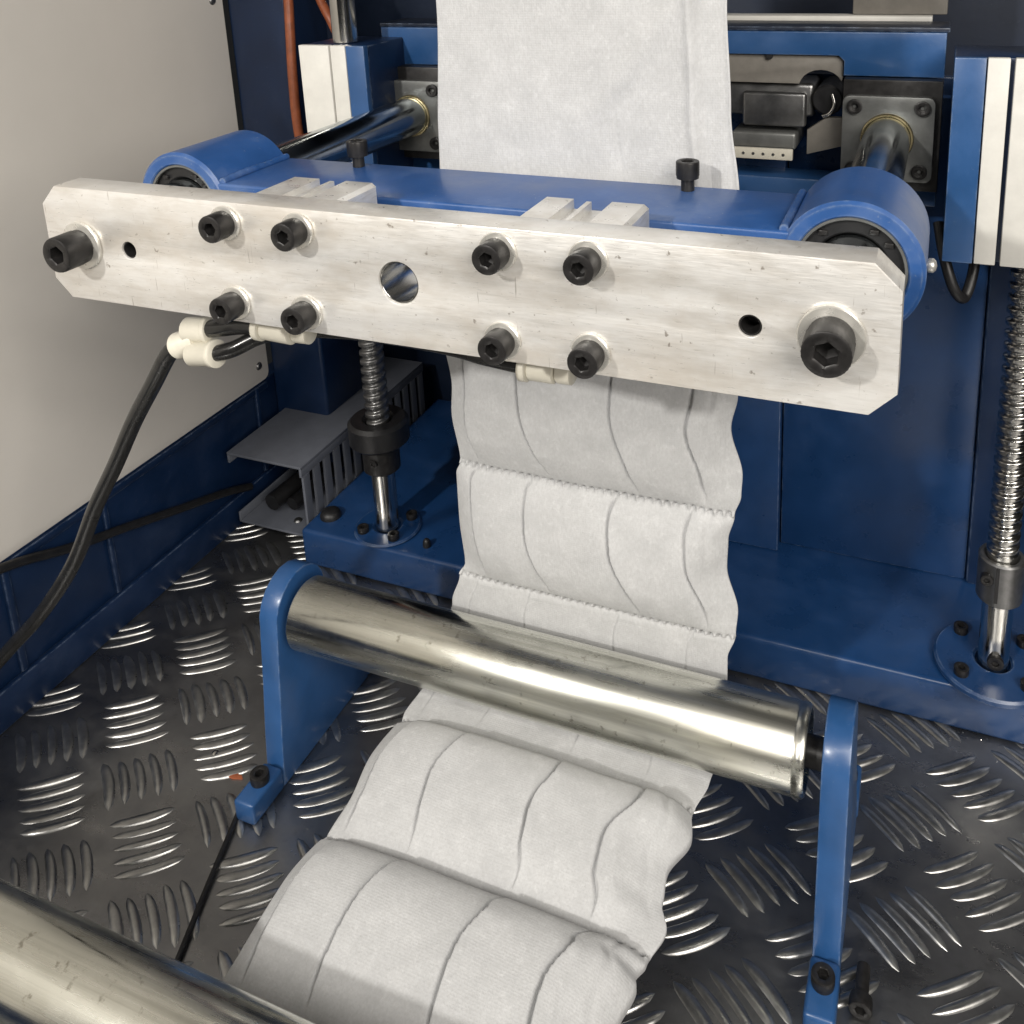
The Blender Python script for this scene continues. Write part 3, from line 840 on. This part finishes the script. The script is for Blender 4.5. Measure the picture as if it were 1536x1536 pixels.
collar((40, FY, 306.2), (1, 0, .0), 5.2, 11, 'plastic', "body", rf_)
collar((36.5, FY, 306.2), (1, 0, .0), 6.0, 3.5, 'plastic', "release_collar", rf_)
collar((51.5, FY, 306.4), (1, 0, .02), 4.9, 6.5, 'plastic', "nipple", rf_)
link("stem", finish(cyl(3.2, 306, 323, (55, FY + 4, 0), 'Z', 20, .3), "m", M['washer'], 40), rf_, (55, FY + 4, 310))
bm = tube([(-117, FY, 300.8), (-107, FY - 1, 303.3), (-97, FY, 305.2), (-87, FY, 306.3)], 3.9, 16)
tag(link("air_hose", finish(bm, "m", M['hose'], 50), None, (-100, FY, 300)), "upper short black hose linking the Y-fitting to the bar", "hose", "short black hoses")
bm = tube([(-110, FY - 4, 291.8), (-101, FY - 2, 294.5), (-90, FY + 4, 299.5), (-74, FY + 10, 302), (-40, FY + 10, 305), (0, FY + 6, 306.5), (20, FY + 2, 306.6), (38, FY, 306.3)], 3.6, 16)
tag(link("air_hose", finish(bm, "m", M['hose'], 50), None, (-90, FY, 290)), "lower short black hose curving from the Y-fitting under the bar", "hose", "short black hoses")
bm = tube([(-134, FY, 290.5), (-141, FY, 285), (-153, FY, 268.5), (-170, FY + 1, 246), (-190, FY + 3, 217), (-210, FY + 4, 188.5), (-234, FY + 4, 149), (-262, FY + 1, 113), (-292, FY - 2, 82), (-318, FY - 12, 52), (-326, FY - 40, 30), (-322, FY - 90, 12)], 3.9, 16)
tag(link("air_hose", finish(bm, "m", M['hose'], 50), None, (-230, FY, 150)), "long black air hose drooping from the Y-fitting to the left edge", "hose")
bm = tube([(-331, -60, 118), (-330, 30, 108), (-329.5, 60, 102), (-329.5, 99, 86), (-329.5, 140, 72.5), (-329.5, 190, 55), (-329.5, 234, 40), (-327, 260, 30)], 3.0, 12)  # dark tube modelled in place of a soft shadow on the wall
tag(link("shadow_band_tube", finish(bm, "m", M['black'], 50), None, (-329, 140, 70)), "dark tube standing in for a soft shadow band along the side frame", "cable")
bm = tube([(-278, 318, 560), (-279, 316, 470), (-278, 312, 420), (-276.5, 308, 395), (-275.5, 304, 360), (-274, 302, 320), (-268, 303, 260), (-257, 305, 210), (-246, 306, 180), (-238, 312, 160), (-236, 330, 140)], 3.6, 14)
tag(link("copper_hose", finish(bm, "m", M['copper'], 50), None, (-277, 305, 300)), "copper-brown hose hanging beside the blue corner post", "hose")
bm = tube([(-290, 345, 470), (-276, 337, 440), (-262, 330, 416), (-251, 326, 400), (-246, 330, 380), (-247, 345, 340)], 3.6, 14)
tag(link("copper_hose", finish(bm, "m", M['copper'], 50), None, (-250, 322, 400)), "short slanting copper-brown hose above the left slide block", "hose")
bm = tube([(183, 262, 300), (187, 250, 285), (193, 246, 268), (199, 252, 262), (203, 262, 280), (200, 275, 300)], 3.0, 12)
tag(link("drag_hose", finish(bm, "m", M['black'], 50), None, (190, 255, 265)), "small looped black hose beside the right bearing sleeve", "hose")
bm = tube([(-154, 50.5, 1.9), (-158.5, 46, 1.8), (-152, 25, 1.6), (-143, -2, 1.6), (-131, -36, 1.6), (-121, -70, 1.6), (-116, -120, 1.6)], 1.5, 10)
tag(link("floor_cable", finish(bm, "m", M['black'], 50), None, (-140, 0, 0)), "thin black cable lying across the tread plate by the left bracket", "cable")

# small litter on the floor
bm = bmesh.new(); n0 = 9
pts = [(-176 + 6 * math.cos(t * 2 * math.pi / n0) * random.uniform(.6, 1.1), 57 + 2.6 * math.sin(t * 2 * math.pi / n0) * random.uniform(.6, 1.2)) for t in range(n0)]
top = [bm.verts.new((x, y, .5 + random.uniform(0, .5))) for x, y in pts]; bot = [bm.verts.new((x, y, .25)) for x, y in pts]
bm.faces.new(top); bm.faces.new(bot[::-1])
for k in range(n0): bm.faces.new((bot[k], bot[(k + 1) % n0], top[(k + 1) % n0], top[k]))
tag(link("copper_scrap", finish(bm, "m", M['copper']), None, (-176, 57, 0)), "small copper-coloured scrap on the tread plate near the bracket foot", "scrap")
bm = lathe([(0, 1.5), (1.6, 1.3), (2.6, .5), (2.8, 0.1), (0, 0.1)], (-197, 66, 0), 'Z', 20)
tag(link("rivet", finish(bm, "m", M['shaft'], 50), None, (-197, 66, 0)), "small shiny rivet head in the tread plate left of the bracket", "rivet")
t = thing("floor_bolt", "dark socket bolt lying beside the right bracket foot", "bolt", (171, 60, 0))
link("head", bolt_at((170.5, 56, 5.4), 5, 6, 2.5, 3.5, '-Y'), t, (171, 58, 0))
link("shank", finish(cyl(3, 56.2, 70, (170.5, 0, 5.4), 'Y', 20, .4), "m", M['black_oxide'], 40), t, (171, 63, 2))

bm = bmesh.new(); rs = random.Random(11)
for k in range(90):
    x = rs.uniform(60, 250); y = 224 - abs(rs.gauss(0, 3)) - .5; z = rs.uniform(.2, 1.2)
    if rs.random() < .35: x = rs.uniform(170, 250); y = 224 - abs(rs.gauss(0, 8))
    r = rs.uniform(.3, 1.0)
    vs = [bm.verts.new((x + r * rs.uniform(-1, 1), y + r * rs.uniform(-1, 1), z + r * rs.uniform(-.3, .9))) for _ in range(4)]
    for f in ((0, 1, 2), (0, 2, 3), (0, 3, 1), (1, 3, 2)): bm.faces.new([vs[i] for i in f])
tag(link("metal_shavings", finish(bm, "m", M['shaft']), None, (150, 222, 0)), "scattered bright metal shavings along the base plate's front edge", "shavings", None, "stuff")
